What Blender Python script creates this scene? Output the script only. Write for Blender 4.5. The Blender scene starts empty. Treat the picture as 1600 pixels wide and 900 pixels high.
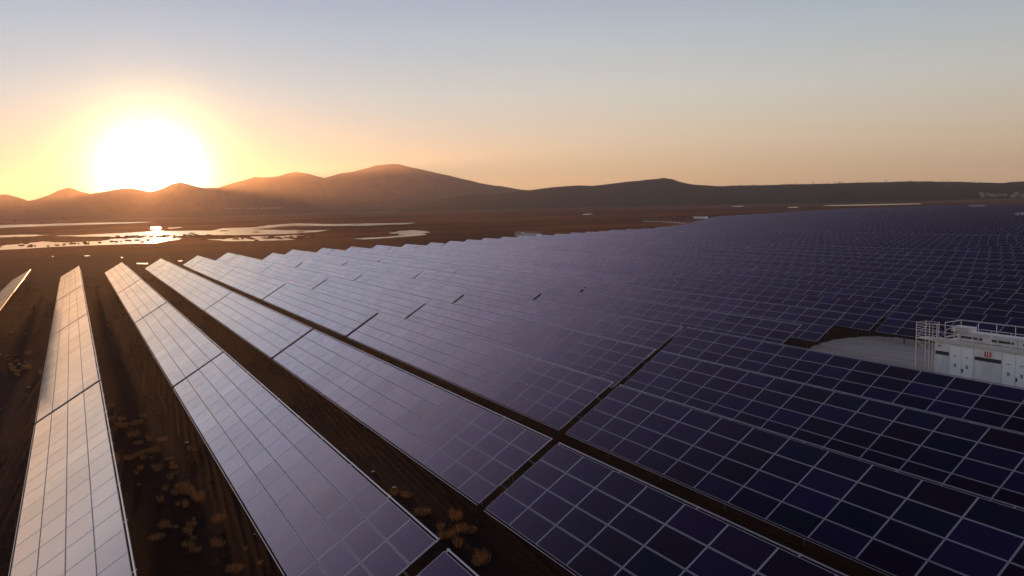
import bpy, bmesh, math, random
import numpy as np
from mathutils import Vector, Matrix, noise
from mathutils.bvhtree import BVHTree
random.seed(7)
PI = math.pi
sc = bpy.context.scene
C = sc.collection

# ------------------------------------------------------------------ camera
CAM = Vector((0, 0, 13.05))
R_ = Vector((-0.47551, -0.879385, -0.0239205))
U_ = Vector((0.077105, -0.068749, 0.99465))
F_ = Vector((0.876325, -0.471121, -0.100496))
FPX = 1270.28                                   # focal length in pixels of a 1600 px wide picture
cd = bpy.data.cameras.new("camera")
cam = bpy.data.objects.new("camera", cd)
C.objects.link(cam)
cam.matrix_world = Matrix((R_, U_, -F_)).transposed().to_4x4()
cam.location = CAM
cd.sensor_width = 36
cd.lens = FPX / 1600 * 36
cd.clip_start = 0.5
cd.clip_end = 30000
sc.camera = cam

# ------------------------------------------------------------------ world and sun
SUN = Vector((0.99591741, -0.08380858, 0.0365)).normalized()   # towards the sun
SUN_EL = math.asin(SUN.z)
w = bpy.data.worlds.new("World"); sc.world = w; w.use_nodes = True
nt = w.node_tree; nt.nodes.clear()
def nd(tree, t, **kw):
    n = tree.nodes.new(t)
    for k, v in kw.items():
        if k.startswith('i_'):
            key = k[2:]
            n.inputs[int(key) if key.isdigit() else key].default_value = v
        else: setattr(n, k, v)
    return n
def vmath(t, op, a, b=None):
    n = nd(t, 'ShaderNodeVectorMath', operation=op)
    for i, s in enumerate((a, b)):
        if s is None: continue
        if isinstance(s, (tuple, list)): n.inputs[i].default_value = s
        else: t.links.new(s, n.inputs[i])
    return n
def fmath(t, op, a, b=None, clamp=False):
    n = nd(t, 'ShaderNodeMath', operation=op, use_clamp=clamp)
    for i, s in enumerate((a, b)):
        if s is None: continue
        if isinstance(s, (int, float)): n.inputs[i].default_value = s
        else: t.links.new(s, n.inputs[i])
    return n.outputs[0]
sky = nd(nt, 'ShaderNodeTexSky', sky_type='NISHITA', sun_disc=False, sun_elevation=SUN_EL,
         sun_rotation=math.atan2(SUN.x, SUN.y), altitude=900, air_density=1.0, dust_density=0.6, ozone_density=2.0)
tc = nd(nt, 'ShaderNodeTexCoord')
nrm = vmath(nt, 'NORMALIZE', tc.outputs['Generated'])
sep = nd(nt, 'ShaderNodeSeparateXYZ'); nt.links.new(nrm.outputs[0], sep.inputs[0])
dot = vmath(nt, 'DOT_PRODUCT', nrm.outputs[0], tuple(SUN)).outputs['Value']
ang = fmath(nt, 'MULTIPLY', fmath(nt, 'ARCCOSINE', fmath(nt, 'MINIMUM', dot, 0.999999)), 180 / PI)   # degrees from the sun
def gauss(sig, amp, p=2.0):
    q = fmath(nt, 'POWER', fmath(nt, 'DIVIDE', ang, sig), p)
    return fmath(nt, 'MULTIPLY', fmath(nt, 'EXPONENT', fmath(nt, 'MULTIPLY', q, -1.0)), amp)
glow = nd(nt, 'ShaderNodeCombineXYZ')
nt.links.new(gauss(3.4, 4.0, 1.8), glow.inputs[0]); nt.links.new(gauss(3.1, 4.0, 1.8), glow.inputs[1]); nt.links.new(gauss(2.65, 4.0, 2.0), glow.inputs[2])
halo = fmath(nt, 'ADD', gauss(5.0, 0.06, 1.0), 0.0)
halo_c = vmath(nt, 'SCALE', (1.0, 0.74, 0.36)); nt.links.new(halo, halo_c.inputs['Scale'])
# tint of the air by height above the horizon (the haze layer of a dusty evening)
elev = nd(nt, 'ShaderNodeMapRange', i_1=0.0, i_2=1.0); nt.links.new(sep.outputs[2], elev.inputs[0])
ramp = nd(nt, 'ShaderNodeValToRGB'); nt.links.new(elev.outputs[0], ramp.inputs[0])
SKY_RAMP = [(0.0, (0.66, 0.46, 0.26)), (0.056, (0.63, 0.47, 0.33)), (0.13, (0.55, 0.53, 0.48)), (0.20, (0.41, 0.46, 0.50)), (0.26, (0.28, 0.34, 0.44)),
            (0.36, (0.32, 0.32, 0.38)), (0.50, (0.21, 0.20, 0.27)), (0.62, (0.085, 0.083, 0.125)), (0.78, (0.032, 0.034, 0.06)), (1.0, (0.02, 0.022, 0.045))]
el = ramp.color_ramp.elements
while len(el) < len(SKY_RAMP): el.new(0.5)
for e, (p, c) in zip(el, SKY_RAMP): e.position = p; e.color = (*c, 1)
# azimuth: brighter towards the sun's side, dim away from it
azf = nd(nt, 'ShaderNodeMapRange', i_1=0.1, i_2=1.0, i_3=0.74, i_4=1.04, interpolation_type='LINEAR')
nt.links.new(dot, azf.inputs[0])
NISH = 0.05; AIR = 1.0
nsc = vmath(nt, 'SCALE', sky.outputs[0]); nsc.inputs['Scale'].default_value = NISH
back = nd(nt, 'ShaderNodeMapRange', i_1=0.45, i_2=-0.3, i_3=0.0, i_4=1.5); nt.links.new(dot, back.inputs[0])   # extra brightness added to the unseen sky opposite the sun, lights cabin and gravel
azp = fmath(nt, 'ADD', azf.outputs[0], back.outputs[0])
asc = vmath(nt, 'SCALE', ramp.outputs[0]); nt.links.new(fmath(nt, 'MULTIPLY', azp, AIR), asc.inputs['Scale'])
ns = nd(nt, 'ShaderNodeCombineXYZ')                                # near the sun the dust glow stands in for the clear-sky colour
for ch, a in enumerate((1.0, 0.36, 0.04)): nt.links.new(fmath(nt, 'SUBTRACT', 1.0, gauss(18.0, a), clamp=True), ns.inputs[ch])
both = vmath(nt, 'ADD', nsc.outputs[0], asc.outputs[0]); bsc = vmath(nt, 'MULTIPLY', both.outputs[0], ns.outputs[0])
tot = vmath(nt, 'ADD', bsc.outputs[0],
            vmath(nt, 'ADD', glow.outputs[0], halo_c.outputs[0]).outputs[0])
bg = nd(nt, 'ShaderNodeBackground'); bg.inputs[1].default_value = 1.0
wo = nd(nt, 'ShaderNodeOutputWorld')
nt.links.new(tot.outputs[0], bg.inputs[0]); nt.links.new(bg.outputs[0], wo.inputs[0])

sl = bpy.data.lights.new("sun", 'SUN'); sl.energy = 3.5; sl.angle = math.radians(0.53); sl.color = (1.0, 0.42, 0.13)
so = bpy.data.objects.new("sun", sl); C.objects.link(so)
so.rotation_euler = (-SUN).to_track_quat('-Z', 'Y').to_euler(); so.location = (0, 0, 60)

sc.view_settings.view_transform = 'Standard'; sc.view_settings.look = 'None'
sc.view_settings.gamma = 1.0; sc.view_settings.exposure = 0.0
sc.render.engine = 'CYCLES'
sc.cycles.use_denoising = True
sc.cycles.max_bounces = 5; sc.cycles.volume_bounces = 0; sc.cycles.transparent_max_bounces = 8
sc.cycles.sample_clamp_indirect = 6

# ------------------------------------------------------------------ helpers
def ray(px, py):
    return F_ + R_ * ((px - 800) / FPX) + U_ * ((450 - py) / FPX)
def gp(px, py, z=0.0):
    d = ray(px, py); return CAM + d * ((z - CAM.z) / d.z)
def wp(px, y):                       # azimuth direction (unit, horizontal) and tan(elevation) of a pixel
    d = ray(px, y); h = math.hypot(d.x, d.y); return math.atan2(d.y, d.x), d.z / h

def mat(name, base=(0.5, 0.5, 0.5), rough=0.6, metal=0.0, spec=0.5, build=None):
    m = bpy.data.materials.new(name); m.use_nodes = True
    t = m.node_tree; p = t.nodes['Principled BSDF']
    p.inputs['Base Color'].default_value = (*base, 1); p.inputs['Roughness'].default_value = rough
    p.inputs['Metallic'].default_value = metal; p.inputs['Specular IOR Level'].default_value = spec
    if build: build(t, p)
    return m
def noise_n(t, scale, detail=4, rough=0.6, vec=None, dist=0.0):
    n = nd(t, 'ShaderNodeTexNoise'); n.inputs['Scale'].default_value = scale; n.inputs['Detail'].default_value = detail
    n.inputs['Roughness'].default_value = rough; n.inputs['Distortion'].default_value = dist
    if vec is not None: t.links.new(vec, n.inputs['Vector'])
    return n.outputs[0]
def ramp_n(t, fac, stops):
    r = nd(t, 'ShaderNodeValToRGB'); t.links.new(fac, r.inputs[0]); e = r.color_ramp.elements
    while len(e) < len(stops): e.new(0.5)
    for a, (p, c) in zip(e, stops): a.position = p; a.color = (*c, 1)
    return r.outputs[0]
def mix_n(t, fac, a, b, mode='MIX'):
    n = nd(t, 'ShaderNodeMix', data_type='RGBA', blend_type=mode)
    for i, s in ((0, fac), (6, a), (7, b)):
        if isinstance(s, (int, float)): n.inputs[i].default_value = s
        elif isinstance(s, tuple): n.inputs[i].default_value = (*s, 1)
        else: t.links.new(s, n.inputs[i])
    return n.outputs[2]
def pos(t): return nd(t, 'ShaderNodeNewGeometry').outputs['Position']
def scaled(t, vec, s):
    n = nd(t, 'ShaderNodeMapping'); t.links.new(vec, n.inputs[0]); n.inputs['Scale'].default_value = s; return n.outputs[0]
def bump(t, p, h, strength, dist):
    b = nd(t, 'ShaderNodeBump'); b.inputs['Strength'].default_value = strength; b.inputs['Distance'].default_value = dist
    t.links.new(h, b.inputs['Height']); t.links.new(b.outputs[0], p.inputs['Normal'])

def tag(o, label=None, cat=None, group=None, kind=None):
    if label: o['label'] = label
    if cat: o['category'] = cat
    if group: o['group'] = group
    if kind: o['kind'] = kind
    return o
def empty(name, loc=(0, 0, 0), rz=0.0):
    o = bpy.data.objects.new(name, None); C.objects.link(o); o.location = loc; o.rotation_euler = (0, 0, rz)
    o.empty_display_size = 0.3
    return o
class MB:
    def __init__(s): s.v = []; s.f = []; s.m = []
    def quad(s, pts, m=0):
        i = len(s.v); s.v += [tuple(p) for p in pts]; s.f.append(tuple(range(i, i + len(pts)))); s.m.append(m)
    def box(s, c, d, m=0, M=None):
        x, y, z = d[0] / 2, d[1] / 2, d[2] / 2
        P = [Vector((c[0] + a * x, c[1] + b * y, c[2] + e * z)) for a in (-1, 1) for b in (-1, 1) for e in (-1, 1)]
        if M is not None: P = [M @ p for p in P]
        i = len(s.v); s.v += [tuple(p) for p in P]
        for q in ((0, 1, 3, 2), (4, 6, 7, 5), (0, 4, 5, 1), (2, 3, 7, 6), (0, 2, 6, 4), (1, 5, 7, 3)):
            s.f.append(tuple(i + k for k in q)); s.m.append(m)
    def bar(s, a, b, r, n=8, m=0, r2=None, cap=True):
        a = Vector(a); b = Vector(b); d = (b - a).normalized(); r2 = r if r2 is None else r2
        u = d.orthogonal().normalized(); v = d.cross(u); i = len(s.v)
        for p, rr in ((a, r), (b, r2)):
            for k in range(n):
                t = 2 * PI * k / n; s.v.append(tuple(p + u * math.cos(t) * rr + v * math.sin(t) * rr))
        for k in range(n):
            k2 = (k + 1) % n; s.f.append((i + k, i + k2, i + n + k2, i + n + k)); s.m.append(m)
        if cap:
            s.f.append(tuple(i + k for k in reversed(range(n)))); s.m.append(m)
            s.f.append(tuple(i + n + k for k in range(n))); s.m.append(m)
    def mesh(s, name, mats):
        me = bpy.data.meshes.new(name); me.from_pydata(s.v, [], s.f)
        for m in mats: me.materials.append(m)
        me.polygons.foreach_set('material_index', s.m); me.update()
        return me
    def build(s, name, mats, parent=None, loc=None):
        if not isinstance(mats, (list, tuple)): mats = [mats]
        return link(name, s.mesh(name, mats), parent, loc)
def link(name, me, parent=None, loc=None):
    o = bpy.data.objects.new(name, me); C.objects.link(o)
    if parent: o.parent = parent
    if loc is not None: o.location = loc
    return o
def copy_tree(o, parent=None):
    c = o.copy(); C.objects.link(c); c.parent = parent
    for ch in list(o.children): copy_tree(ch, c)
    return c

# ------------------------------------------------------------------ materials
def soil(t, p):
    P = pos(t)
    big = noise_n(t, 0.012, 5, 0.6, P); mid = noise_n(t, 0.22, 6, 0.65, P); fin = noise_n(t, 3.0, 5, 0.7, P)
    c1 = ramp_n(t, mid, [(0.32, (0.007, 0.002, 0.002)), (0.52, (0.017, 0.0045, 0.004)), (0.70, (0.038, 0.012, 0.008))])
    c2 = mix_n(t, 0.5, c1, ramp_n(t, fin, [(0.3, (0.005, 0.002, 0.002)), (0.7, (0.024, 0.010, 0.008))]))
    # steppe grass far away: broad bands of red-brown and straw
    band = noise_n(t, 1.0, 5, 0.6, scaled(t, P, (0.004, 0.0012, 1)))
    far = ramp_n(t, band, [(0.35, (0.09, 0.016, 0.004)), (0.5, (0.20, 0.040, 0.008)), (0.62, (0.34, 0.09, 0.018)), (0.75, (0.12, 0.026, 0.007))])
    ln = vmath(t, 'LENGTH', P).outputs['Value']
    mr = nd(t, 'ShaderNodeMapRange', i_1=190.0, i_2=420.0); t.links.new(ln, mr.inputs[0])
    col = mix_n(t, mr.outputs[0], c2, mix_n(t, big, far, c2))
    t.links.new(col, p.inputs['Base Color'])
    p.inputs['Roughness'].default_value = 0.95; p.inputs['Specular IOR Level'].default_value = 0.1
    bump(t, p, fin, 0.6, 0.12)
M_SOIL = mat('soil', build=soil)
def gravel(t, p):
    P = pos(t)
    a = noise_n(t, 0.5, 5, 0.6, P); b = noise_n(t, 14.0, 4, 0.7, P)
    rut = noise_n(t, 1.0, 3, 0.6, scaled(t, P, (0.10, 0.9, 1)), 0.6)
    c = mix_n(t, 0.45, mix_n(t, 0.5, ramp_n(t, rut, [(0.38, (0.13, 0.12, 0.11)), (0.55, (0.38, 0.36, 0.34))]), ramp_n(t, a, [(0.3, (0.20, 0.185, 0.17)), (0.7, (0.36, 0.34, 0.32))])), ramp_n(t, b, [(0.3, (0.14, 0.13, 0.12)), (0.7, (0.45, 0.43, 0.41))]))
    t.links.new(c, p.inputs['Base Color']); p.inputs['Roughness'].default_value = 0.9; bump(t, p, b, 0.5, 0.03)
M_GRAVEL = mat('gravel', build=gravel)
def watr(t, p):
    P = pos(t); h = noise_n(t, 1.0, 4, 0.6, scaled(t, P, (0.9, 0.5, 1)))
    p.inputs['IOR'].default_value = 1.33; p.inputs['Roughness'].default_value = 0.15
    bump(t, p, h, 0.3, 0.03)
M_WATER = mat('water', (0.030, 0.022, 0.018), 0.2, build=watr)
def hillm(t, p):
    P = pos(t)
    a = noise_n(t, 0.004, 6, 0.65, P); b = noise_n(t, 0.03, 6, 0.75, P)
    c = mix_n(t, 0.5, ramp_n(t, a, [(0.35, (0.022, 0.018, 0.015)), (0.65, (0.045, 0.036, 0.028))]), ramp_n(t, b, [(0.42, (0.012, 0.013, 0.010)), (0.6, (0.042, 0.036, 0.028))]))
    t.links.new(c, p.inputs['Base Color']); p.inputs['Roughness'].default_value = 1.0; p.inputs['Specular IOR Level'].default_value = 0.0
    bump(t, p, b, 0.6, 8.0)
M_HILL = mat('scrub_hillside', build=hillm)
HILLS = []

def pvglass(name):
    m = bpy.data.materials.new(name); m.use_nodes = True; t = m.node_tree; t.nodes.clear()
    out = nd(t, 'ShaderNodeOutputMaterial')
    geo = nd(t, 'ShaderNodeNewGeometry'); oi = nd(t, 'ShaderNodeObjectInfo')
    rnd = fmath(t, 'FRACT', fmath(t, 'ADD', geo.outputs['Random Per Island'], oi.outputs['Random']))
    col = ramp_n(t, rnd, [(0.0, (0.010, 0.006, 0.014)), (0.35, (0.010, 0.007, 0.024)), (0.6, (0.006, 0.008, 0.022)), (0.85, (0.016, 0.011, 0.048)), (1.0, (0.010, 0.007, 0.014))])
    P = geo.outputs['Position']
    dust = noise_n(t, 0.35, 5, 0.6, P); dfine = noise_n(t, 6.0, 4, 0.7, P)
    col = mix_n(t, fmath(t, 'MULTIPLY', dust, 0.05), col, (0.20, 0.15, 0.15))
    dif = nd(t, 'ShaderNodeBsdfDiffuse'); t.links.new(col, dif.inputs[0])
    rough = nd(t, 'ShaderNodeMapRange', i_1=0.3, i_2=0.7, i_3=0.10, i_4=0.18); t.links.new(dfine, rough.inputs[0])
    gl = nd(t, 'ShaderNodeBsdfGlossy'); gl.inputs[0].default_value = (1.0, 0.91, 1.0, 1); t.links.new(rough.outputs[0], gl.inputs['Roughness'])
    # dusty anti-reflective glass: weak straight on, strong at grazing view
    lw = nd(t, 'ShaderNodeLayerWeight'); lw.inputs[0].default_value = 0.5
    fr = nd(t, 'ShaderNodeFloatCurve'); cv = fr.mapping.curves[0]
    for q in ((0.0, 0.012), (0.31, 0.020), (0.38, 0.050), (0.50, 0.17), (0.60, 0.35), (0.66, 0.48), (0.74, 0.64), (0.82, 0.71), (1.0, 0.78)):
        if q[0] in (0.0, 1.0): cv.points[0 if q[0] == 0 else -1].location = q
        else: cv.points.new(*q)
    fr.mapping.update(); t.links.new(lw.outputs['Facing'], fr.inputs['Value']); f = fr.outputs[0]
    vary = fmath(t, 'ADD', fmath(t, 'MULTIPLY', fmath(t, 'FRACT', fmath(t, 'MULTIPLY', rnd, 7.31)), 0.09), 0.93)     # coatings differ a little from module to module
    cloudy = fmath(t, 'ADD', fmath(t, 'MULTIPLY', noise_n(t, 0.09, 3, 0.5, P, 1.5), 0.30), 0.90)
    f = fmath(t, 'MULTIPLY', f, fmath(t, 'MULTIPLY', vary, cloudy), clamp=True)
    t.links.new(ramp_n(t, lw.outputs['Facing'], [(0.3, (0.72, 0.60, 1.0)), (0.6, (1.0, 0.83, 0.92)), (0.78, (0.98, 0.92, 0.94)), (1.0, (0.93, 0.98, 1.0))]), gl.inputs[0])
    mx = nd(t, 'ShaderNodeMixShader'); t.links.new(f, mx.inputs[0]); t.links.new(dif.outputs[0], mx.inputs[1]); t.links.new(gl.outputs[0], mx.inputs[2])
    t.links.new(mx.outputs[0], out.inputs[0])
    return m
M_PV = pvglass('photovoltaic_glass')
M_ALU = mat('anodised_aluminium', (0.43, 0.41, 0.47), 0.45, 0.45)
pa = M_ALU.node_tree.nodes['Principled BSDF']; pa.inputs['Coat Weight'].default_value = 1.0; pa.inputs['Coat Roughness'].default_value = 0.18; pa.inputs['Coat IOR'].default_value = 1.7
M_EDGE = mat('bright_edge_rail', (0.66, 0.63, 0.66), 0.30, 0.9)
M_BACK = mat('white_backsheet', (0.55, 0.55, 0.55), 0.6)
M_STEEL = mat('galvanised_steel', (0.10, 0.095, 0.095), 0.6, 0.5)

# ------------------------------------------------------------------ ground: one sheet out to the hills
def ground():
    v = []; f = []
    radii = [0.0] + [4 * 1.115 ** i for i in range(72)]
    radii = [r for r in radii if r < 9000] + [9000]
    NA = 220
    for r in radii:
        for a in range(NA):
            t = 2 * PI * a / NA; x = r * math.cos(t); y = r * math.sin(t)
            h = 0.0
            if r < 600: h = 0.10 * noise.noise(Vector((x * 0.08, y * 0.08, 1.3))) * min(1, r / 20) - 0.06
            v.append((x, y, h if r < 600 else -0.06))
    for i in range(len(radii) - 1):
        for a in range(NA):
            b = (a + 1) % NA
            f.append((i * NA + a, (i + 1) * NA + a, (i + 1) * NA + b, i * NA + b))
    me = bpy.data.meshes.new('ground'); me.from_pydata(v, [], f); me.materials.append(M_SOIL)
    for p in me.polygons: p.use_smooth = True
    return tag(link('ground', me), kind='structure')
ground()

# ------------------------------------------------------------------ hills
def interp(tab, x):
    if x <= tab[0][0]: return tab[0][1]
    for (a, b), (c, d) in zip(tab, tab[1:]):
        if x <= c:
            t = (x - a) / (c - a); return b + (d - b) * t
    return tab[-1][1]
def smooth(t): t = max(0, min(1, t)); return t * t * (3 - 2 * t)
def range_mesh(name, prof, x0, x1, Rb, Rc, Rend, seed, rug, nx=520, nr=34, base_noise=0.25):
    """a range of hills: its crest line runs Rc metres away, its foot Rb metres away"""
    v = []; f = []
    for i in range(nx + 1):
        px = x0 + (x1 - x0) * i / nx
        py = interp(prof, px)
        az, te = wp(px, py)
        rc = Rc(px); rb = Rb(px)
        crest = CAM.z + te * rc
        for j in range(nr + 1):
            s = j / nr * 1.45
            if s <= 1: r = rb + (rc - rb) * s
            else: r = rc + (Rend - rc) * (s - 1) / 0.45
            x = r * math.cos(az); y = r * math.sin(az)
            n1 = noise.fractal(Vector((x * 0.0016 + seed, y * 0.0016, 0.3)), 1.0, 2.0, 5)
            n2 = noise.fractal(Vector((x * 0.009 + seed, y * 0.009, 4.3)), 0.8, 2.0, 4)
            if s <= 1:
                p = 0.25 * s + 0.75 * smooth(s) ** 1.25
                h = crest * p * (1 + base_noise * 2.2 * n1 * (1 - s) ** 0.8) + crest * 0.10 * n2 * math.sin(PI * s)
                sight = CAM.z + te * r
                h = min(h, sight - (1 - s) * 2.0) if s < 1 else crest
                h += rug * n2
                if s < 0.12: h -= (0.12 - s) * 60
            else:
                h = crest * (1 - smooth((s - 1) / 0.45)) - 10 * (s - 1)
            v.append((x, y, h))
    for i in range(nx):
        for j in range(nr):
            a = i * (nr + 1) + j
            f.append((a, a + 1, a + nr + 2, a + nr + 1))
    me = bpy.data.meshes.new(name); me.from_pydata(v, [], f); me.materials.append(M_HILL)
    for p in me.polygons: p.use_smooth = True
    HILLS.append(BVHTree.FromPolygons([Vector(c) for c in v], f))
    return tag(link(name, me), kind='structure')
P_LEFT = [(-420, 318), (-300, 312), (-180, 316), (-90, 309), (-30, 312), (0, 305), (10, 304), (28, 308), (45, 313.5), (62, 309), (78, 304), (90, 298), (105, 293.5), (112, 294), (125, 299), (141, 302.5), (165, 299), (192, 294.4), (210, 295), (235, 300), (258, 293), (270, 286), (282, 283.6), (300, 290), (318, 294), (339, 293.5), (355, 289), (375, 283), (399, 276.6), (415, 277), (432, 276), (450, 271), (463, 268.6), (480, 271), (507, 278), (520, 274), (532, 271), (548, 269), (560, 266), (575, 262), (590, 258), (602, 256.8), (612, 256), (625, 257), (640, 261), (655, 264), (680, 270), (700, 274), (720, 279), (750, 286), (780, 290.5), (800, 294), (828, 297.5), (870, 303), (950, 312), (1050, 318)]
P_RIGHT = [(620, 330), (680, 314), (720, 306.5), (775, 303), (800, 300), (828, 297.3), (860, 292.5), (890, 290), (905, 289.3), (925, 289.5), (960, 286), (1000, 282), (1020, 279.5), (1037, 278), (1050, 279.5), (1062, 284), (1080, 288), (1100, 289.5), (1120, 290.8), (1140, 290), (1200, 289.5), (1235, 288), (1280, 286.5), (1340, 285), (1400, 283.8), (1450, 283.5), (1480, 284), (1530, 285.5), (1565, 286), (1580, 284.5), (1600, 284), (1700, 283), (1850, 286), (2100, 292)]
range_mesh('hills', P_LEFT, -420, 1050, lambda x: 3300 if x < 300 else 3300 + 900 * smooth((x - 300) / 300),
           lambda x: 4700 + 900 * smooth((x - 200) / 350), 7800, 3.1, 2.0, nx=640)
range_mesh('far_ridge', P_RIGHT, 620, 2100, lambda x: 3100 - 700 * smooth((x - 800) / 700), lambda x: 4100 - 400 * smooth((x - 800) / 600), 5600, 9.7, 1.6, nx=700)

# ------------------------------------------------------------------ haze
hz = bpy.data.materials.new('haze'); hz.use_nodes = True; t = hz.node_tree; t.nodes.clear()
pv = nd(t, 'ShaderNodeVolumePrincipled'); pv.inputs['Color'].default_value = (0.96, 0.80, 0.76, 1)
pv.inputs['Density'].default_value = 8.8e-5; pv.inputs['Anisotropy'].default_value = 0.74
t.links.new(pv.outputs[0], nd(t, 'ShaderNodeOutputMaterial').inputs['Volume'])
m = MB(); m.box((0, 0, 170), (19000, 19000, 346)); tag(m.build('haze', hz), kind='stuff')

# ------------------------------------------------------------------ water sheets of the wetland, outlines read on the ground
def sheet(name, pts, z, matl, jit=1.0, step=6, seed=0, kind='structure'):
    """pts: outline as picture positions dropped on the ground; the shore is roughened in metres"""
    W = [gp(x, y, 0) for x, y in pts]
    P = []
    for a, b in zip(W, W[1:] + W[:1]):
        n = max(1, min(60, int((b - a).length / step)))
        for i in range(n): P.append(a.lerp(b, i / n))
    out = []
    for i, q in enumerate(P):
        s = jit * (0.25 + 0.75 * min(1.0, q.length / 500))
        dx = noise.noise(Vector((q.x * 0.03, q.y * 0.05, seed))) * 9 * s + noise.noise(Vector((q.x * 0.15, q.y * 0.2, seed + 5))) * 4 * s
        dy = noise.noise(Vector((q.x * 0.05, q.y * 0.03, seed + 9))) * 5 * s
        out.append((q.x + dx, q.y + dy, z))
    bm = bmesh.new(); vs = [bm.verts.new(p) for p in out]
    es = [bm.edges.new((vs[i], vs[(i + 1) % len(vs)])) for i in range(len(vs))]
    bmesh.ops.triangle_fill(bm, edges=es, use_beauty=True, use_dissolve=False)
    for f in bm.faces:
        if f.normal.z < 0: f.normal_flip()
    me = bpy.data.meshes.new(name); bm.to_mesh(me); bm.free(); me.materials.append(matl)
    return tag(link(name, me), kind=kind)
WZ = 0.0
POOLS = [
    # far strip at the foot of the hills, left
    [(-60, 353), (0, 351.5), (60, 350.2), (130, 348.2), (200, 347.2), (240, 346.8), (200, 349), (140, 350.8), (70, 353.2), (0, 356), (-60, 358)],
    # small far pools
    [(236, 355), (250, 354.5), (252, 357), (243, 358.5), (236, 357.5)],
    [(262, 356), (285, 355), (283, 356), (264, 357)],
    # long bright channel
    [(-60, 387), (0, 383), (30, 381.5), (62, 378), (70, 377), (100, 379.5), (150, 376.5), (175, 373.5), (230, 371), (262, 370), (285, 373), (262, 377.5), (235, 380), (180, 382), (130, 384), (80, 386), (40, 388.5), (0, 391), (-60, 397)],
    # the broad middle water
    [(80, 368.5), (140, 366.5), (200, 363.5), (240, 361.5), (290, 360.5), (330, 360.5), (345, 357), (398, 355), (432, 350.5), (470, 348.8), (520, 350.2), (560, 349.5), (610, 348.5), (650, 347.8), (640, 350), (560, 352.8), (500, 353), (450, 352.6), (425, 355.5), (400, 358), (440, 359.6), (480, 360), (515, 359.2), (500, 361.8), (470, 364.5), (435, 366), (385, 367), (335, 367.4), (310, 368.5), (282, 370.2), (240, 372), (225, 371.5), (215, 370), (160, 370), (120, 369.5)],
    # thin pools left
    [(-40, 369), (0, 368), (40, 366.5), (80, 366.8), (50, 369.5), (10, 371), (-40, 372)],
    # broken shore pool by the first tables
    [(318, 374.5), (345, 373.5), (370, 371), (400, 370), (430, 369.5), (455, 368), (480, 367.5), (488, 369.5), (470, 371), (450, 373.3), (460, 374.5), (430, 376), (400, 377), (360, 376.5), (330, 375.8)],
    # small lagoon
    [(548, 373.2), (575, 371.5), (608, 370.3), (628, 367.5), (612, 364), (622, 361), (640, 359.5), (652, 359.8), (662, 362), (674, 363.6), (660, 366), (640, 369.5), (600, 373), (570, 374)],
    [(130, 399.5), (138, 398.5), (143, 400), (136, 400.8)], [(185, 402.2), (188, 401.6), (189, 403.4), (186, 403.8)],
    [(211, 411), (230, 411.2), (229, 413), (213, 412.8)], [(276, 407.8), (284, 407), (283, 408.8), (277, 409.2)],
    [(76, 400.5), (79, 400.2), (79.5, 401.8), (77, 402)],
    # far streaks to the right
    [(1282, 321.4), (1300, 320.4), (1360, 319.2), (1437, 317.8), (1438, 319), (1360, 320.8), (1310, 321.8)],
    [(1230, 323.6), (1248, 323.2), (1247, 324.4), (1232, 324.6)], [(1143, 321.8), (1162, 321.5), (1160, 322.6), (1145, 322.8)],
    [(908, 334.6), (924, 333.8), (926, 334.8), (912, 335.4)],
]
for i, pl in enumerate(POOLS): sheet('water', pl, WZ + 0.02, M_WATER, 1.0 if len(pl) > 6 else 0.35, seed=i * 3.7)
# mud islets standing in the water
def islet(px, py, wpx, dpx, seed):
    c = gp(px, py); a = gp(px + wpx, py); b = gp(px, py - dpx)
    u = (a - c); v = (b - c); n = 22; P = []
    for k in range(n):
        t = 2 * PI * k / n; rr = 0.75 + 0.5 * noise.noise(Vector((math.cos(t) * 1.5, math.sin(t) * 1.5, seed)))
        P.append(c + u * math.cos(t) * rr + v * math.sin(t) * rr)
    m = MB(); top = [(p.x * 0.5 + c.x * 0.5, p.y * 0.5 + c.y * 0.5, 0.45) for p in P]
    base = [(p.x, p.y, -0.1) for p in P]
    for k in range(n): m.quad([base[k], base[(k + 1) % n], top[(k + 1) % n], top[k]])
    m.quad(top); tag(m.build('ground', M_SOIL), kind='structure')
rs = random.Random(3)
for i in range(64):
    x = rs.uniform(320, 490); y = 368.2 + (x - 320) / 170 * -0.5 + rs.gauss(2.6, 1.6)
    islet(x, y, rs.uniform(2, 9), rs.uniform(0.25, 0.6), i)
for i in range(70):
    x = rs.uniform(150, 330); islet(x, 371.5 - (x - 150) / 180 * 3.5 + rs.gauss(0, 1.3), rs.uniform(2, 10), rs.uniform(0.2, 0.45), i + 90)
for i in range(26):
    x = rs.uniform(0, 250); islet(x, 385.5 - x / 250 * 9.5 + rs.gauss(0, 1.2), rs.uniform(2, 8), rs.uniform(0.25, 0.5), i + 190)
for x, y, a, b in ((133, 379.6, 3, .6), (139, 379.4, 1.2, .5), (156, 379.2, 5, .8), (110, 381, 1, .5), (200, 376, 9, .7), (215, 375.6, 7, .6), (175, 377.5, 6, .5), (1, 383, 12, 1.0), (40, 380.6, 9, .5), (24, 371, 4, .4), (70, 369, 8, .4), (556, 351, 2, .3), (400, 363, 8, .3), (300, 364.5, 9, .35), (470, 362.6, 9, .3), (620, 366.5, 7, .6), (350, 361, 8, .3)):
    islet(x, y, a, b, x)

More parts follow.
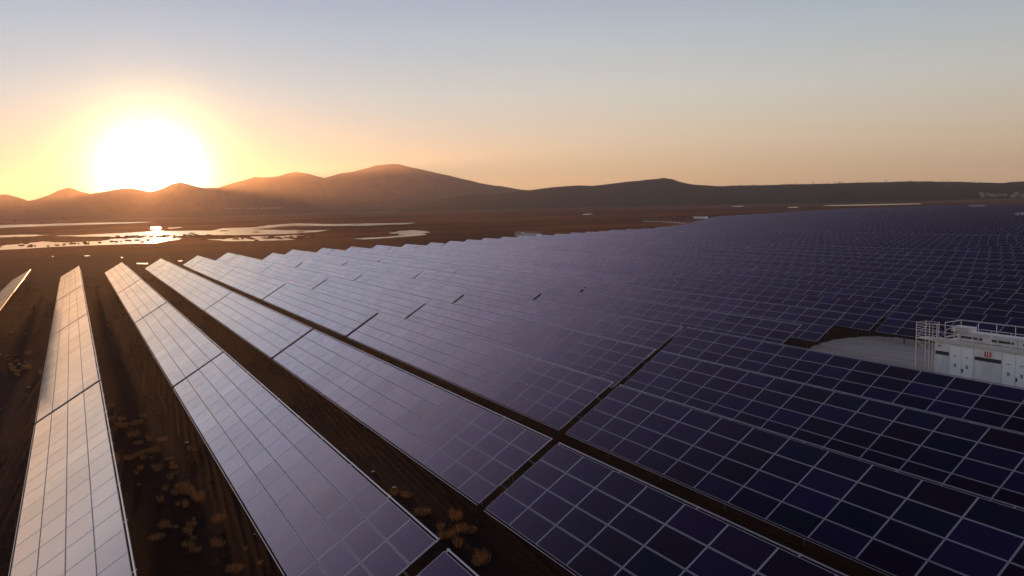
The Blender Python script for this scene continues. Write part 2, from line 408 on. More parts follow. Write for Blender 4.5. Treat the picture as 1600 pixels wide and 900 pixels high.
# ------------------------------------------------------------------ the solar field
TILT = 0.5457; CT, ST = math.cos(TILT), math.sin(TILT)
LOW = 0.985                                      # height of a table's low edge
PX_, PS_ = 2.026, 1.01                           # module pitch along the row / up the slope
ML, MW = 2.014, 0.986
GAP = 0.60
LP = 39.094                            # table pitch along the row
ROWY = [2.629, -5.492, -13.817, -22.423, -30.662, -38.702]
GX = [15.94, 21.77, 29.0, 36.59, 43.25, 50.06]   # X of the far side of the near gap
def row_y(k):
    if k < 0: return 2.629 + 8.3 * -k
    if k < 6: return ROWY[k]
    y = -38.702 - 8.12 * (k - 5)
    if k > 24: y -= 4.5                          # a track between two blocks
    if k > 52: y -= 5.0
    return y
def row_gap(k):
    if k < 0: return 15.94 + 6.2 * k
    if k < 6: return GX[k]
    if k <= 12: return 48.7 + (-3.4, -0.9, 0.3, 0.6, 1.4, 2.6, 3.2)[k - 6]
    if k <= 24: return 52 + (k - 12) * 0.8
    rr = random.Random(k // 4); return 52 + rr.uniform(0, 39)
END = [(-400, 470), (-300, 330), (-236, 280), (-196, 257), (-187, 257), (-165, 247), (-149, 241), (-124, 236), (-115, 233), (-94.5, 219), (-86.8, 217.6), (-79.2, 216.4), (-72.6, 217), (-64.3, 215), (-56.6, 215), (-49, 213.3)]
ENDF = [(0, 469), (60, 0)]
def row_end(k):
    if k < 0: return 183.0
    if k < 6: return (186.8, 192.9, 200.4, 205.0, 213.7, 199.8)[k]
    y = row_y(k) - 3.46
    T = [(-1000, 430), (-801, 462), (-748, 523), (-606, 512), (-371, 406), (-285, 326), (-236, 280), (-196, 256), (-187, 257), (-165, 247), (-149, 241), (-124, 236), (-115, 233), (-94.5, 219.3), (-86.8, 217.6), (-79.2, 216.4), (-72.6, 217.2), (-64.3, 215.1), (-56.6, 215.2), (-49, 213.3)]
    return interp(T, y)

def module_mesh(mb, ox, os, dz=0.0, ax=0.0, ay=0.0, low=False):
    """one framed module lying in the plane z=0 of its table; ox along the row (negative towards the near end), os up the slope"""
    fw = 0.030; fl = 0.019; h = 0.040
    x0, x1 = ox - ML / 2, ox + ML / 2; y0, y1 = os - MW / 2, os + MW / 2
    def z(x, y): return dz + (x - ox) * ax + (y - os) * ay
    o = [(x0, y0), (x1, y0), (x1, y1), (x0, y1)]
    i = [(x0 + fw, y0 + fl), (x1 - fw, y0 + fl), (x1 - fw, y1 - fl), (x0 + fw, y1 - fl)]
    s = len(mb.v)
    mb.v += [(x, y, z(x, y) + h) for x, y in o]             # 0-3 frame top outer
    mb.v += [(x, y, z(x, y) + h) for x, y in i]             # 4-7 frame top inner
    mb.v += [(x, y, z(x, y)) for x, y in o]                 # 8-11 frame bottom
    for a in range(4):
        b = (a + 1) % 4
        mb.f.append((s + a, s + b, s + 4 + b, s + 4 + a)); mb.m.append(1)
        mb.f.append((s + 8 + a, s + 8 + b, s + b, s + a)); mb.m.append(1)
    gz = 0.003 if not low else 0.0
    s2 = len(mb.v)
    mb.v += [(x, y, z(x, y) + h - gz) for x, y in i]
    mb.f.append((s2, s2 + 1, s2 + 2, s2 + 3)); mb.m.append(0)
    mb.f.append((s + 11, s + 10, s + 9, s + 8)); mb.m.append(2)

def slope_mat():
    # local axes: x along the row, y up the slope (to the right of the picture), z normal
    X = Vector((1, 0, 0)); S = Vector((0, -CT, ST)); N = Vector((0, ST, CT))
    return X, S, N
SX, SS, SN = slope_mat()
def flip(mb):
    # (x, s, n) is left handed here: turn the faces round when the vertices are mapped
    mb.f = [tuple(reversed(f)) for f in mb.f]
def map_slope(mb, x0=0.0, z0=LOW):
    mb.v = [(x0 + v[0], -v[1] * CT + v[2] * ST, z0 + v[1] * ST + v[2] * CT) for v in mb.v]; flip(mb)

def support_meshes(n):
    """two purlins, and per 4 m a frame of front post, rear post, rafter and brace, under a table of n modules; x runs 0 .. -n*PX_"""
    L = n * PX_
    pur = []
    for s in (1.20, 2.78):
        m = MB(); m.box((-L / 2, s, -0.045), (L + GAP, 0.06, 0.088)); map_slope(m); pur.append(m)
    frames = []
    nf = max(2, round(L / 4.3))
    for k in range(nf):
        x = -L * (k + 0.5) / nf
        m = MB(); m.box((x, 2.02, -0.13), (0.07, 3.1, 0.08)); map_slope(m)
        for s in (1.35, 3.15):
            y = -s * CT; zt = LOW + s * ST - 0.16
            m.box((x, y, (zt - 0.3) / 2), (0.10, 0.07, zt + 0.3))
        m.bar((x, -3.15 * CT, 0.7), (x, -1.9 * CT, LOW + 1.9 * ST - 0.16), 0.03, 6)
        frames.append(m)
    rails = []
    m = MB(); m.box((-L / 2, 4.125, 0.02), (L - 0.02, 0.05, 0.035))
    for k in range(nf + 1): m.box((-0.05 - (L - 0.1) * k / nf, 4.10, -0.01), (0.05, 0.16, 0.03))
    map_slope(m); rails.append(m)
    m = MB(); m.box((-L / 2, -0.075, 0.015), (L - 0.02, 0.022, 0.03)); map_slope(m); rails.append(m)
    return pur, frames, rails

def mod_frame(var):
    r = random.Random(100 + var)
    mb = MB(); module_mesh(mb, 0, 0, 0, r.gauss(0, 0.0008), r.gauss(0, 0.0012)); map_slope(mb, 0, 0); return mb.mesh('solar_module', [M_PV, M_ALU, M_BACK])
MODS = [mod_frame(v) for v in range(6)]
SUPP = {}
def supp(n):
    if n not in SUPP:
        p, f, e = support_meshes(n)
        SUPP[n] = ([q.mesh('purlin', [M_STEEL]) for q in p], [q.mesh('post_frame', [M_STEEL]) for q in f], [q.mesh('edge_rail', [M_EDGE]) for q in e])
    return SUPP[n]
WHOLE = {}
def whole(n, var):
    if (n, var) not in WHOLE:
        r = random.Random(n * 7 + var)
        mb = MB()
        for c in range(n):
            cx = r.gauss(0, 0.0006)
            for s in range(4): module_mesh(mb, -(c + 0.5) * PX_, (s + 0.5) * PS_, 0, cx + r.gauss(0, 0.0006), r.gauss(0, 0.0010), low=True)
        map_slope(mb)
        WHOLE[(n, var)] = mb.mesh('module_field', [M_PV, M_ALU, M_BACK])
    return WHOLE[(n, var)]

def pproj(p):
    d = Vector(p) - CAM; z = d.dot(F_)
    if z < 1: return None
    return 800 + FPX * d.dot(R_) / z, 450 - FPX * d.dot(U_) / z, z
def visible_size(x_far, n, y):
    """(share of the frame a table fills, roughly, its module length in pixels)"""
    xs = [x_far - n * PX_ * i / 12 for i in range(13)]; A = 0; best = 0
    for a, b in zip(xs, xs[1:]):
        q = [pproj((a, y, LOW)), pproj((b, y, LOW)), pproj((b, y - 4.04 * CT, LOW + 4.04 * ST)), pproj((a, y - 4.04 * CT, LOW + 4.04 * ST))]
        if None in q: continue
        cx = sum(p[0] for p in q) / 4; cy = sum(p[1] for p in q) / 4
        if -15 < cx < 1615 and min(p[1] for p in q) < 905:
            ar = abs(sum(q[i][0] * q[(i + 1) % 4][1] - q[(i + 1) % 4][0] * q[i][1] for i in range(4))) / 2
            A += ar; mh = ar / (n / 12) / 4; best = max(best, mh)
    return A, best

tables = []                                       # (area, module_area, k, index from the near end, x_far, n)
for k in range(-1, 101):
    y = row_y(k); xe = row_end(k); g = row_gap(k)
    segs = []
    j = -12
    while True:
        xn = g - GAP + LP * j if False else g + LP * j      # near side of table j is the far side of gap j ...
        x_start = g + LP * j                                  # near end of this table
        x_stop = x_start + LP - GAP                           # far end of it
        if x_start > xe - 3: break
        n = 19
        if x_stop > xe + 0.5:
            n = max(2, int(round((xe - x_start) / PX_)))
        segs.append((x_start, n)); j += 1
    for (xs_, n) in segs:
        x_far = xs_ + n * PX_
        if k in (6, 7) and xs_ < 44: continue                 # the clearing with the inverter cabin
        A, mh = visible_size(x_far, n, y)
        if A > 0.5: tables.append([A, mh, k, x_far, n])
tables.sort(key=lambda t: -t[0])
print('TABLES in view', len(tables), 'near', sum(t[1] > 110 for t in tables), 'size at 300', tables[min(299, len(tables) - 1)][:4])
keep = tables[:300]; rest = tables[300:]

ONES = ['', 'first', 'second', 'third', 'fourth', 'fifth', 'sixth', 'seventh', 'eighth', 'ninth', 'tenth', 'eleventh', 'twelfth', 'thirteenth', 'fourteenth', 'fifteenth', 'sixteenth', 'seventeenth', 'eighteenth', 'nineteenth']
TENS = {20: ('twentieth', 'twenty'), 30: ('thirtieth', 'thirty'), 40: ('fortieth', 'forty'), 50: ('fiftieth', 'fifty'), 60: ('sixtieth', 'sixty'), 70: ('seventieth', 'seventy'), 80: ('eightieth', 'eighty'), 90: ('ninetieth', 'ninety'), 100: ('hundredth', 'hundred')}
def ordw(n):
    if n < 20: return ONES[n]
    t = n // 10 * 10
    return TENS[t][0] if n == t else TENS[t][1] + '-' + ONES[n - t]
byrow = {}
for T in tables: byrow.setdefault(T[2], []).append(T)
for k, l in byrow.items():
    l.sort(key=lambda t: t[3])
    for i, T in enumerate(l): T.append(i); T.append(len(l))
def table_label(T):
    A, mh, k, xf, n, i, cnt = T
    px = pproj((xf - n, row_y(k), 2))[0]
    look = 'pale sky-reflecting' if px < 560 else ('grey-violet' if px < 900 else 'dark blue')
    if k == -1: return 'narrow slanting solar table with gold-lit upper edge at the left border'
    pos_ = 'nearest the viewer' if i == 0 else ('at its far end' if i == cnt - 1 else ordw(i + 1) + ' from its near end')
    short = 'short ' if n < 17 else ''
    row = ordw(k + 2)
    return f'{short}{look} solar table in the {row} row from the left, {pos_}'
nrand = random.Random(5)
nmods = 0
NEAR_LIM = 110
for T in keep:
    A, mh, k, xf, n, i, cnt = T
    y = row_y(k)
    root = empty('solar_table', (xf, y, nrand.gauss(0, 0.02)))
    root.rotation_euler = (nrand.gauss(0, 0.004), nrand.gauss(0, 0.0004), 0)
    tag(root, table_label(T), 'solar table', 'rows of tilted solar tables')
    near = mh > NEAR_LIM
    pm, fm, em = supp(n)
    if k <= 7 and A > 500:
        for me in em: link('edge_rail', me, root)
    if near:
        for c in range(n):
            for s in range(4):
                o = bpy.data.objects.new('solar_module', MODS[nrand.randrange(6)]); C.objects.link(o); o.parent = root
                o.location = (-(c + 0.5) * PX_, -(s + 0.5) * PS_ * CT, LOW + (s + 0.5) * PS_ * ST); nmods += 1
        for me in pm: link('purlin', me, root)
        for me in fm: link('post_frame', me, root)
    else:
        link('module_field', whole(n, nrand.randrange(3)), root)
        if A > 700:
            for me in pm: link('purlin', me, root)
            for me in fm: link('post_frame', me, root)
print('near modules', nmods)
# the tables beyond the three hundred that show largest
mb = MB()
for T in rest:
    A, mh, k, xf, n, i, cnt = T
    me = whole(n, 0); y = row_y(k); base = len(mb.v)
    co = np.empty(len(me.vertices) * 3); me.vertices.foreach_get('co', co)
    dz = nrand.gauss(0, 0.03)
    mb.v += [(a + xf, b + y, c + dz) for a, b, c in co.reshape(-1, 3).tolist()]
    mb.f += [tuple(base + q for q in p.vertices) for p in me.polygons]; mb.m += [p.material_index for p in me.polygons]
if rest:
    tag(mb.build('distant_solar_tables', [M_PV, M_ALU, M_BACK]), 'dark merged mass of distant solar tables at the far right of the field', 'solar tables', 'rows of tilted solar tables', 'stuff')

# ------------------------------------------------------------------ the clearing and the inverter cabins
def whitep(t, p):
    P = nd(t, 'ShaderNodeTexCoord').outputs['Object']
    a = noise_n(t, 1.2, 5, 0.65, scaled(t, P, (1, 1, 0.35))); b = noise_n(t, 9.0, 3, 0.6, scaled(t, P, (1, 1, 0.12)))
    c = mix_n(t, fmath(t, 'MULTIPLY', b, 0.35), ramp_n(t, a, [(0.3, (0.52, 0.52, 0.51)), (0.6, (0.70, 0.70, 0.69))]), (0.40, 0.37, 0.33))
    t.links.new(c, p.inputs['Base Color']); p.inputs['Roughness'].default_value = 0.45
M_WHITE = mat('weathered_white_paint', build=whitep)
M_DOOR = mat('door_paint', (0.72, 0.72, 0.71), 0.4)
M_DARK = mat('dark_louvre', (0.035, 0.033, 0.03), 0.6)
M_BLACK = mat('black_plastic', (0.012, 0.012, 0.012), 0.4)
M_GREY = mat('grey_label', (0.22, 0.22, 0.22), 0.6)
M_RAIL = mat('galvanised_rail', (0.52, 0.51, 0.50), 0.42, 0.35)
M_RED = mat('red_sign', (0.42, 0.015, 0.02), 0.4)
M_LET = mat('white_lettering', (0.80, 0.80, 0.80), 0.5)
M_CONC = mat('concrete', (0.30, 0.29, 0.27), 0.9)

pad = [gp(1262, 549), gp(1270, 542), gp(1285, 537), gp(1300, 533), gp(1318, 530), gp(1340, 527.5), gp(1370, 526.5), gp(1400, 528.5), gp(1440, 534), gp(1475, 540)]
pad = [(p.x, p.y) for p in pad]
pad = [(a[0] + (b[0] - a[0]) * t / 8 + 0.5 * noise.noise(Vector((a[0] * 3 + t, a[1], 0))), a[1] + (b[1] - a[1]) * t / 8 + 0.45 * noise.noise(Vector((a[0], a[1] * 2 + t, 5)))) for a, b in zip(pad, pad[1:]) for t in range(8)] + [pad[-1]] + [(20, -61.5), (8, -61), (8, -44.5), (30, -44.2), (44, -44.6), (50, -47)]
m = MB()
m.quad([(x, y, 0.075) for x, y in reversed(pad)])
for (a, b), (c, d) in zip(pad, pad[1:] + pad[:1]): m.quad([(a, b, 0.075), (c, d, 0.075), (c + 0.02, d, -0.2), (a + 0.02, b, -0.2)])
tag(m.build('gravel_yard', M_GRAVEL), kind='structure')

def text_mesh(txt, size, matl):
    cu = bpy.data.curves.new('txt', 'FONT'); cu.body = txt; cu.size = size; cu.extrude = 0.004; cu.offset = 0.006; cu.align_x = 'CENTER'; cu.align_y = 'CENTER'
    o = bpy.data.objects.new('txt', cu); C.objects.link(o); bpy.context.view_layer.update()
    me = bpy.data.meshes.new_from_object(o); bpy.data.objects.remove(o); me.materials.clear(); me.materials.append(matl); return me
TXT_M = Matrix(((-1, 0, 0), (0, 0, 1), (0, 1, 0))).transposed().to_4x4()

def cabin(detail=True):
    L, D = 12.2, 2.9
    r = empty('inverter_cabin')
    m = MB(); m.box((-L / 2, -D / 2, 0.14), (L + 0.3, D + 0.3, 0.28)); m.build('foundation', M_CONC, r)
    m = MB(); m.box((-L / 2, -D / 2, 1.59), (L, D, 2.62))
    for x in [-0.02 - i * 0.0 for i in range(1)] + [-1.08, -2.80, -4.67, -6.42, -8.2, -9.9, -L + 0.02]:
        m.box((x, 0.012, 1.59), (0.05, 0.03, 2.60))                      # corner posts and joints of the front
    m.box((-L / 2, 0.014, 0.36), (L - 0.06, 0.03, 0.12))
    m.build('wall', M_WHITE, r)
    # raised middle of the roof with vents
    m = MB(); m.box((-L / 2 - 0.2, -1.95, 3.16), (L - 1.4, 1.7, 0.50)); m.box((-L / 2 - 0.2, -1.95, 3.43), (L - 1.2, 1.85, 0.05)); m.build('roof', M_WHITE, r)
    for i in range(5):
        m = MB(); x = -1.9 - i * 2.1
        m.box((x, -1.088, 3.24), (1.5, 0.02, 0.16)); m.build('roof_vent', M_DARK, r)
    # doors and louvres
    for k, (a, b) in enumerate(((-1.12, -2.76), (-4.72, -6.38), (-8.25, -9.85))):
        mid = (a + b) / 2
        for s, (c, d) in enumerate(((a, mid + 0.008), (mid - 0.008, b))):
            m = MB(); m.box(((c + d) / 2, 0.02, 1.53), (abs(c - d) - 0.02, 0.035, 2.34))
            do = m.build('door', M_DOOR, r)
            m = MB(); m.box(((c + d) / 2, 0.042, 1.42), (0.17, 0.012, 0.24)); m.build('grille', M_GREY, do)
            m = MB(); m.box(((c + d) / 2 + 0.02, 0.042, 2.06), (0.20, 0.01, 0.07)); m.build('notice', M_GREY, do)
            if s == 1:
                m = MB(); m.box((c - 0.10, 0.06, 1.16), (0.09, 0.05, 0.20)); m.bar((c - 0.10, 0.085, 1.2), (c - 0.10, 0.085, 0.98), 0.018, 6); m.build('handle', M_BLACK, do)
    for a, b in ((-0.06, -1.04), (-2.86, -4.62), (-6.48, -8.14)):
        m = MB(); m.box(((a + b) / 2, 0.015, 2.13), (abs(a - b), 0.03, 0.24))
        for i in range(4): m.box(((a + b) / 2, 0.036, 2.05 + i * 0.055), (abs(a - b) - 0.04, 0.02, 0.012))
        m.build('louvre', M_DARK, r)
    m = MB(); m.box((-0.35, 0.05, 2.62), (0.20, 0.08, 0.10)); m.build('lamp', M_GREY, r)
    # sign
    m = MB(); m.box((-3.74, 0.035, 2.50), (0.42, 0.02, 0.32)); sg = m.build('sign', M_RED, r)
    if detail:
        o = link('lettering', text_mesh('12', 0.32, M_LET), sg); o.matrix_local = Matrix.Translation((-3.74, 0.052, 2.505)) @ TXT_M
    # walkway on the roof, with rails
    m = MB(); m.box((-L / 2 + 0.05, -0.42, 2.98), (L + 0.5, 1.20, 0.06)); m.box((-L / 2 + 0.05, 0.19, 2.98), (L + 0.5, 0.03, 0.16))
    for i in range(26): m.box((-0.2 - i * 0.475, 0.0, 2.93), (0.04, 0.34, 0.05))
    m.build('walkway', M_RAIL, r)
    def railing(pts, posts):
        m = MB()
        for (a, b) in zip(pts, pts[1:]):
            for z, q in ((4.12, 0.024), (3.62, 0.018)): m.bar((a[0], a[1], z), (b[0], b[1], z), q, 8)
            m.box(((a[0] + b[0]) / 2, (a[1] + b[1]) / 2, 3.09), (max(0.012, abs(a[0] - b[0])), max(0.012, abs(a[1] - b[1])), 0.12))
        ra = m.build('railing', M_RAIL, r)
        for p in posts:
            m = MB(); m.bar((p[0], p[1], 3.0), (p[0], p[1], 4.12), 0.022, 8); m.box((p[0], p[1], 3.02), (0.10, 0.06, 0.03)); m.build('railing_post', M_RAIL, ra)
    railing([(0.05, 0.14), (-L - 0.15, 0.14)], [(-0.2 - 1.27 * i, 0.14) for i in range(10)])
    railing([(-0.05, -D + 0.1), (-L - 0.1, -D + 0.1)], [(-0.05 - 1.27 * i, -D + 0.1) for i in range(10)])
    railing([(-0.05, -0.95), (-0.05, -D + 0.1)], [(-0.05, -0.98)])
    # cables and pipes lying on the roof
    for y, z, q in ((-0.86, 3.62, 0.035), (-0.98, 3.50, 0.03)):
        m = MB(); m.bar((-0.9, y, z), (-L + 0.4, y, z), q, 8)
        for i in range(9): m.box((-1.2 - i * 1.3, y, z - 0.25), (0.04, 0.04, 0.5))
        m.build('conduit', M_RAIL, r)
    for k in range(3):
        m = MB(); m.box((-1.15, -1.4, 3.62 + 0.13 * k), (1.3, 0.9, 0.07)); m.build('vent_slat', M_WHITE, r)
    # stair tower with a cage at the far end
    m = MB()
    for x, y in ((0.25, 0.3), (1.25, 0.3), (0.25, -0.75), (1.25, -0.75)): m.bar((x, y, 0.05), (x, y, 4.15), 0.028, 8)
    m.box((0.75, -0.22, 2.99), (1.04, 1.08, 0.05))
    for i in range(6):
        z = 3.15 + i * 0.19
        m.bar((1.25, 0.3, z), (1.25, -0.75, z), 0.016, 6); m.bar((0.25, 0.3, z), (1.25, 0.3, z), 0.016, 6); m.bar((0.25, -0.75, z), (1.25, -0.75, z), 0.016, 6)
    for a, b in (((0.25, 0.3, 2.9), (1.25, 0.3, 2.1)), ((0.25, 0.3, 2.1), (1.25, 0.3, 2.9)), ((1.25, 0.3, 2.9), (1.25, -0.75, 1.9))): m.bar(a, b, 0.014, 6)
    tw = m.build('access_tower', M_RAIL, r)
    m = MB()
    for y in (-0.02, -0.46): m.bar((0.22, y, 0.05), (0.22, y, 4.1), 0.02, 6)
    for i in range(13): m.bar((0.22, -0.02, 0.3 + 0.24 * i), (0.22, -0.46, 0.3 + 0.24 * i), 0.014, 6)
    m.build('ladder', M_RAIL, tw)
    return r
cab = cabin()
cab.location = (35.42, -52.5, 0.06)
tag(cab, 'white inverter cabin with red 12 sign and roof railings in the gravel clearing', 'cabin', 'white inverter cabins')
def far_cabin(px, py, z, label, yaw=0.0):
    q = gp(px, py, z); c = copy_tree(cab); c.location = (q.x, q.y, 0.0); c.rotation_euler = (0, 0, yaw)
    for ch in list(c.children_recursive):
        if ch.name.startswith('lettering'): bpy.data.objects.remove(ch)
    tag(c, label, 'cabin', 'white inverter cabins'); return c
far_cabin(808, 365.0, 3.5, 'small white cabin with dark vents on the far edge of the tables by brown steppe')
far_cabin(1591, 334.2, 3.5, 'pale cabin roof among dark tables, cut by the right border')
far_cabin(1515, 321.6, 3.5, 'tiny pale cabin where the dark tables meet the brown plain')
lc = far_cabin(1084, 338.2, 1.8, 'faint low pale shed behind the short gravel track'); lc.scale = (1, 1, 0.5)

# ------------------------------------------------------------------ gravel track and marker posts at the field's edge
def strip(name, pts, z, matl):
    m = MB(); m.quad([(gp(x, y).x, gp(x, y).y, z) for x, y in pts]); me = m.mesh(name, [matl])
    bm = bmesh.new(); bm.from_mesh(me)
    for f in bm.faces:
        f.normal_update()
        if f.normal.z < 0: f.normal_flip()
    bm.to_mesh(me); bm.free()
    return tag(link(name, me), kind='structure')
strip('road', [(1003, 344.9), (1030, 345.6), (1060, 347.2), (1084, 349.6), (1084, 351.0), (1058, 348.8), (1030, 347.0), (1003, 346.1)], 0.03, M_GRAVEL)
a = gp(1010, 344.0); b = gp(1106, 349.6)
for i in range(16):
    q = a.lerp(b, i / 15); m = MB(); m.bar((0, 0, -0.2), (0, 0, 1.2), 0.11, 8); m.bar((0, 0, 1.2), (0, 0.3, 1.45), 0.09, 8)
    if i == 0:
        fp = m.build('fence_post', M_CONC, None, (q.x, q.y, 0))
    o = fp if i == 0 else fp.copy()
    if i: C.objects.link(o); o.location = (q.x, q.y, 0)
    tag(o, 'small bent concrete post in the line beside the short gravel track', 'post', 'posts beside the gravel track')

# ------------------------------------------------------------------ plants
def straw(t, p):
    oi = nd(t, 'ShaderNodeObjectInfo'); geo = nd(t, 'ShaderNodeNewGeometry')
    rnd = fmath(t, 'FRACT', fmath(t, 'ADD', geo.outputs['Random Per Island'], oi.outputs['Random']))
    c = ramp_n(t, rnd, [(0.0, (0.20, 0.08, 0.03)), (0.4, (0.36, 0.17, 0.06)), (0.8, (0.52, 0.30, 0.12)), (1.0, (0.10, 0.05, 0.022))])
    tr = nd(t, 'ShaderNodeBsdfTranslucent'); t.links.new(c, tr.inputs[0]); t.links.new(c, p.inputs['Base Color'])
    p.inputs['Roughness'].default_value = 0.9
    mx = nd(t, 'ShaderNodeMixShader'); mx.inputs[0].default_value = 0.5
    out = [n for n in t.nodes if n.type == 'OUTPUT_MATERIAL'][0]
    t.links.new(p.outputs[0], mx.inputs[1]); t.links.new(tr.outputs[0], mx.inputs[2]); t.links.new(mx.outputs[0], out.inputs[0])
M_STRAW = mat('dry_straw', build=straw)
def dim(t, p):
    geo = nd(t, 'ShaderNodeNewGeometry')
    c = ramp_n(t, geo.outputs['Random Per Island'], [(0.0, (0.030, 0.013, 0.008)), (0.6, (0.06, 0.027, 0.014)), (1.0, (0.12, 0.06, 0.03))])
    t.links.new(c, p.inputs['Base Color']); p.inputs['Roughness'].default_value = 1.0
M_GRASS = mat('withered_grass', build=dim)
def blade(mb, x, y, z0, h, w_, lean, az, m=0):
    dx, dy = math.cos(az), math.sin(az); nx, ny = -dy, dx
    p = []
    for i, t in enumerate((0, 0.5, 1.0)):
        ww = w_ * (1 - t * 0.9); ox = lean * t * t * dx * h; oy = lean * t * t * dy * h
        p.append(((x + ox + nx * ww, y + oy + ny * ww, z0 + h * t), (x + ox - nx * ww, y + oy - ny * ww, z0 + h * t)))
    s = len(mb.v); mb.v += [p[0][0], p[0][1], p[1][1], p[1][0], p[2][0]]
    mb.f += [(s, s + 1, s + 2, s + 3), (s + 3, s + 2, s + 4)]; mb.m += [m, m]
def shrub_mesh(seed, R, H, n):
    r = random.Random(seed); mb = MB()
    for i in range(n):
        a = r.uniform(0, 2 * PI); q = R * math.sqrt(r.random()); h = H * (1 - 0.5 * (q / R) ** 2) * r.uniform(0.5, 1.1)
        x, y = q * math.cos(a), q * math.sin(a)
        blade(mb, x * 0.6, y * 0.6, -0.05, h, r.uniform(0.004, 0.010), r.uniform(0.1, 0.5), a + r.gauss(0, 0.7))
        for k in range(3):                                # side sprigs and seed heads
            t = r.uniform(0.45, 1.0); blade(mb, x * 0.6 + 0.35 * t * t * h * math.cos(a), y * 0.6 + 0.35 * t * t * h * math.sin(a), h * t * 0.8, h * 0.22, r.uniform(0.004, 0.011), 0.7, r.uniform(0, 2 * PI))
    return mb.mesh('dry_shrub', [M_STRAW])
SHR = [shrub_mesh(i, *q) for i, q in enumerate(((0.55, 0.8, 170), (0.35, 0.95, 110), (0.8, 0.45, 230), (0.3, 0.5, 90), (0.65, 0.6, 120)))]
rs = random.Random(21)
def shrubs(spots, n, sx, sy, label, group, smin=0.25, smax=0.8):
    for i in range(n):
        a, b = spots[int(rs.random() * (len(spots) - 1))], None
        j = rs.randrange(len(spots) - 1) if len(spots) > 1 else 0
        p = Vector(spots[j]); q = Vector(spots[min(j + 1, len(spots) - 1)]); c = p.lerp(q, rs.random())
        o = link('dry_shrub', SHR[rs.randrange(5)], None, (c.x + rs.gauss(0, sx), c.y + rs.gauss(0, sy), 0))
        s = rs.uniform(smin, smax); o.scale = (s * rs.uniform(.8, 1.3), s, s * rs.uniform(.55, 1.0)); o.rotation_euler = (0, 0, rs.uniform(0, 6.28))
        tag(o, label, 'shrub', group)
shrubs([(60, -1.9), (50, -2.6), (43.5, -3.3), (38, -3.7), (34, -4.2), (31, -4.5)], 70, 2.6, 0.75, 'sunlit dry brown shrub in the band between the second and third rows of tables', 'shrubs between the second and third rows')
shrubs([(92, 6.2), (84, 5.2), (76, 4.0)], 16, 1.5, 0.5, 'orange-lit dry shrub between the first and second rows at the left border', 'shrubs between the first and second rows')
shrubs([(34.6, -12.4), (34.0, -12.5)], 2, 0.2, 0.2, 'small lone straw tuft between the third and fourth rows of tables', 'lone tufts between the third and fourth rows', 0.5, 0.8)
shrubs([(30.6, -12.6), (29.4, -12.9), (28.0, -12.9)], 8, 0.5, 0.35, 'tall feathery straw shrub between the third and fourth rows, near the bottom border', 'straw shrubs between the third and fourth rows', 0.5, 0.95)
shrubs([(26.5, -12.5), (25.8, -12.3)], 3, 0.3, 0.2, 'straw shrub beside the cut-off table at the bottom border', 'straw shrubs at the bottom border', 0.5, 0.9)
o = link('dry_shrub', SHR[1], None, (53.0, -50.8, 0)); o.scale = (1.1, 1.1, 1.2)
tag(o, 'small rusty shrub under the cut-off table end beside the gravel clearing', 'shrub')

# short withered grass all over the lanes: uncountable
gb = MB(); rg = random.Random(8)
def gh(x, y):
    return 0.10 * noise.noise(Vector((x * 0.08, y * 0.08, 1.3))) * min(1, math.hypot(x, y) / 20) - 0.08
def tuft(x, y, h):
    for b in range(5): blade(gb, x + rg.gauss(0, .07), y + rg.gauss(0, .07), gh(x, y), h * rg.uniform(.5, 1.2), rg.uniform(.008, .016), rg.uniform(.2, .9), rg.uniform(0, 6.28))
for i in range(26000):
    x = 18 + 180 * rg.random() ** 1.7; y = rg.uniform(-48, 14)
    d = noise.noise(Vector((x * 0.12, y * 0.16, 2.0))) + 0.5 * noise.noise(Vector((x * 0.5, y * 0.6, 7.0)))
    if rg.random() > 0.25 + 1.6 * d: continue
    tuft(x, y, rg.uniform(0.08, 0.26) * (1 + x / 160))
tag(gb.build('withered_grass', M_GRASS), 'low withered grass scattered over the dark soil between the table rows', 'grass', kind='stuff')
st = MB()
M_STONE = mat('pale_stone', (0.38, 0.34, 0.30), 0.85)
for i in range(70):
    x = rg.uniform(20, 120); y = rg.uniform(-20, 10); s = rg.uniform(.03, .09)
    M = Matrix.Translation((x, y, gh(x, y) + s * .5)) @ Matrix.Rotation(rg.uniform(0, 3), 4, 'Z') @ Matrix.Rotation(rg.uniform(0, .7), 4, 'X')
    st.box((0, 0, 0), (s * 2, s * 1.3, s), 0, M)
tag(st.build('pebbles', M_STONE), 'pale pebbles strewn over the soil between the rows', 'pebbles', kind='stuff')

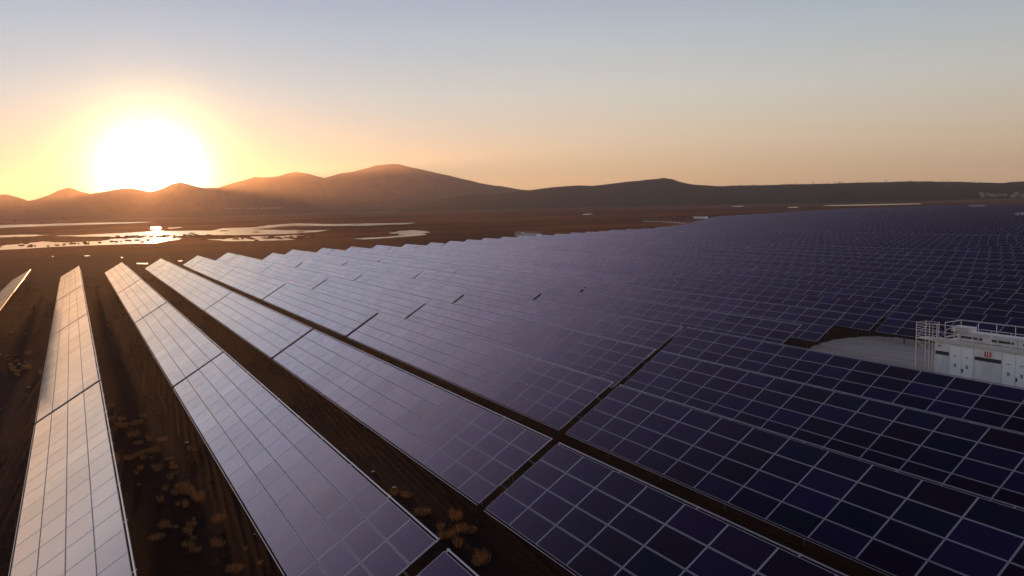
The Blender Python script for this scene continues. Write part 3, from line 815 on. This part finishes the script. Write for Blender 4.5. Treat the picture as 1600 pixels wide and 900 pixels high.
# distant trees, crest bushes and the far village
def leafy(t, p):
    geo = nd(t, 'ShaderNodeNewGeometry')
    c = ramp_n(t, geo.outputs['Random Per Island'], [(0.0, (0.025, 0.028, 0.012)), (0.6, (0.05, 0.05, 0.022)), (1.0, (0.09, 0.07, 0.035))])
    t.links.new(c, p.inputs['Base Color']); p.inputs['Roughness'].default_value = 1.0
M_LEAF = mat('dusty_leaves', build=leafy); M_BARK = mat('bark', (0.06, 0.045, 0.035), 0.9)
def tree_meshes(seed):
    r = random.Random(seed); tr = MB(); tr.bar((0, 0, -0.5), (0.1, 0, 2.6), 0.28, 7, r2=0.16)
    for k in range(4):
        a = r.uniform(0, 6.28); tr.bar((0.08, 0, 2.2), (1.6 * math.cos(a), 1.6 * math.sin(a), 4.3), 0.12, 5, r2=0.05)
    cr = MB(); lobes = [(r.gauss(0, 1.2), r.gauss(0, 1.2), r.uniform(3.2, 6.2), r.uniform(0.9, 1.7)) for _ in range(9)]
    for i in range(900):
        x, y, z, q = lobes[i % 9]; v = Vector((r.gauss(0, 1), r.gauss(0, 1), r.gauss(0, 1))).normalized() * q * r.random() ** 0.4
        c = Vector((x, y, z)) + v; u = Vector((r.gauss(0, 1), r.gauss(0, 1), r.gauss(0, 1))).normalized(); w2 = u.orthogonal().normalized(); s = r.uniform(.12, .3)
        cr.quad([c + u * s, c + w2 * s * .7, c - u * s, c - w2 * s * .7])
    return tr.mesh('trunk', [M_BARK]), cr.mesh('crown', [M_LEAF])
TREES = [tree_meshes(s) for s in range(3)]
def tree(loc, s, label, group):
    r = empty('tree', loc, rs.uniform(0, 6.28)); r.scale = (s, s, s * rs.uniform(.8, 1.1)); tm, cm = TREES[rs.randrange(3)]
    link('trunk', tm, r); link('crown', cm, r); tag(r, label, 'tree', group)
for px, s in ((4, 1.0), (15, .9), (24, 1.3), (29, 1.0), (45, 1.5), (50, 1.1), (60, .9), (80, 1.0), (92, 1.7), (99, 1.5), (104, 1.1), (125, .8)):
    q = gp(px, 347.6 - px * 0.004); tree((q.x, q.y, -0.05), s, 'tiny dark tree on the far shore below the left hills', 'trees on the far shore')
def hill_hit(px, py):
    d = ray(px, py).normalized(); best = None
    for b in HILLS:
        h = b.ray_cast(CAM, d)
        if h[0] is not None and (best is None or h[3] < best[3]): best = h
    return best[0] if best else None
rs2 = random.Random(4)
for i in range(34):
    px = rs2.uniform(1110, 1330) if i < 24 else rs2.uniform(1330, 1600)
    q = hill_hit(px, interp(P_RIGHT, px) + 0.7)
    if q: tree(q, rs2.uniform(0.55, 1.2), 'tiny scrubby tree on the crest of the long right-hand ridge', 'trees along the ridge crest')
M_HW = mat('village_wall', (0.15, 0.14, 0.14), 0.8); M_HR = mat('village_roof', (0.26, 0.14, 0.10), 0.8)
def house():
    r = empty('village_house')
    m = MB(); m.box((0, 0, 2.0), (9, 7, 5.0)); m.build('wall', M_HW, r)
    m = MB(); a = [(-4.9, -3.9, 4.45), (4.9, -3.9, 4.45), (4.9, 0, 6.4), (-4.9, 0, 6.4)]; b = [(-4.9, 0, 6.4), (4.9, 0, 6.4), (4.9, 3.9, 4.45), (-4.9, 3.9, 4.45)]
    m.quad(a); m.quad(b); m.quad([a[0], a[3], b[3]]); m.quad([a[1], b[2], a[2]]); m.quad([a[0], b[3], b[2], a[1]])
    m.build('roof', M_HR, r)
    for x in (-2.6, 0.2, 2.8):
        m = MB(); m.box((x, 3.49, 2.3), (1.1, 0.06, 1.3)); m.build('window', M_DARK, r)
    m = MB(); m.box((-3.52 - .97, 0, 1.2), (0.06, 1.0, 2.2)); m.build('door', M_DARK, r)
    return r
h0 = None
for i in range(18):
    px = rs2.uniform(1532, 1604); py = rs2.gauss(306.4, 1.1)
    q = hill_hit(px, py)
    if not q: continue
    if h0 is None: h0 = house(); o = h0
    else: o = copy_tree(h0)
    o.location = q; o.rotation_euler = (0, 0, rs2.uniform(0.4, 1.4)); s = rs2.uniform(.8, 1.3); o.scale = (s, s, s)
    tag(o, 'tiny pale village house low on the right-hand ridge', 'house', 'houses of the far village')
# pale streak on the hillside left of the high peak
pts = [(350, 326.3), (380, 325.6), (441, 324.4), (441, 325.4), (400, 326.6), (352, 327.2)]
hp = [hill_hit(*p) for p in pts]
if all(hp):
    m = MB(); m.quad([h + Vector((-1.5, 0, 0.8)) for h in hp]); tag(m.build('pale_field', M_GRAVEL), kind='structure')
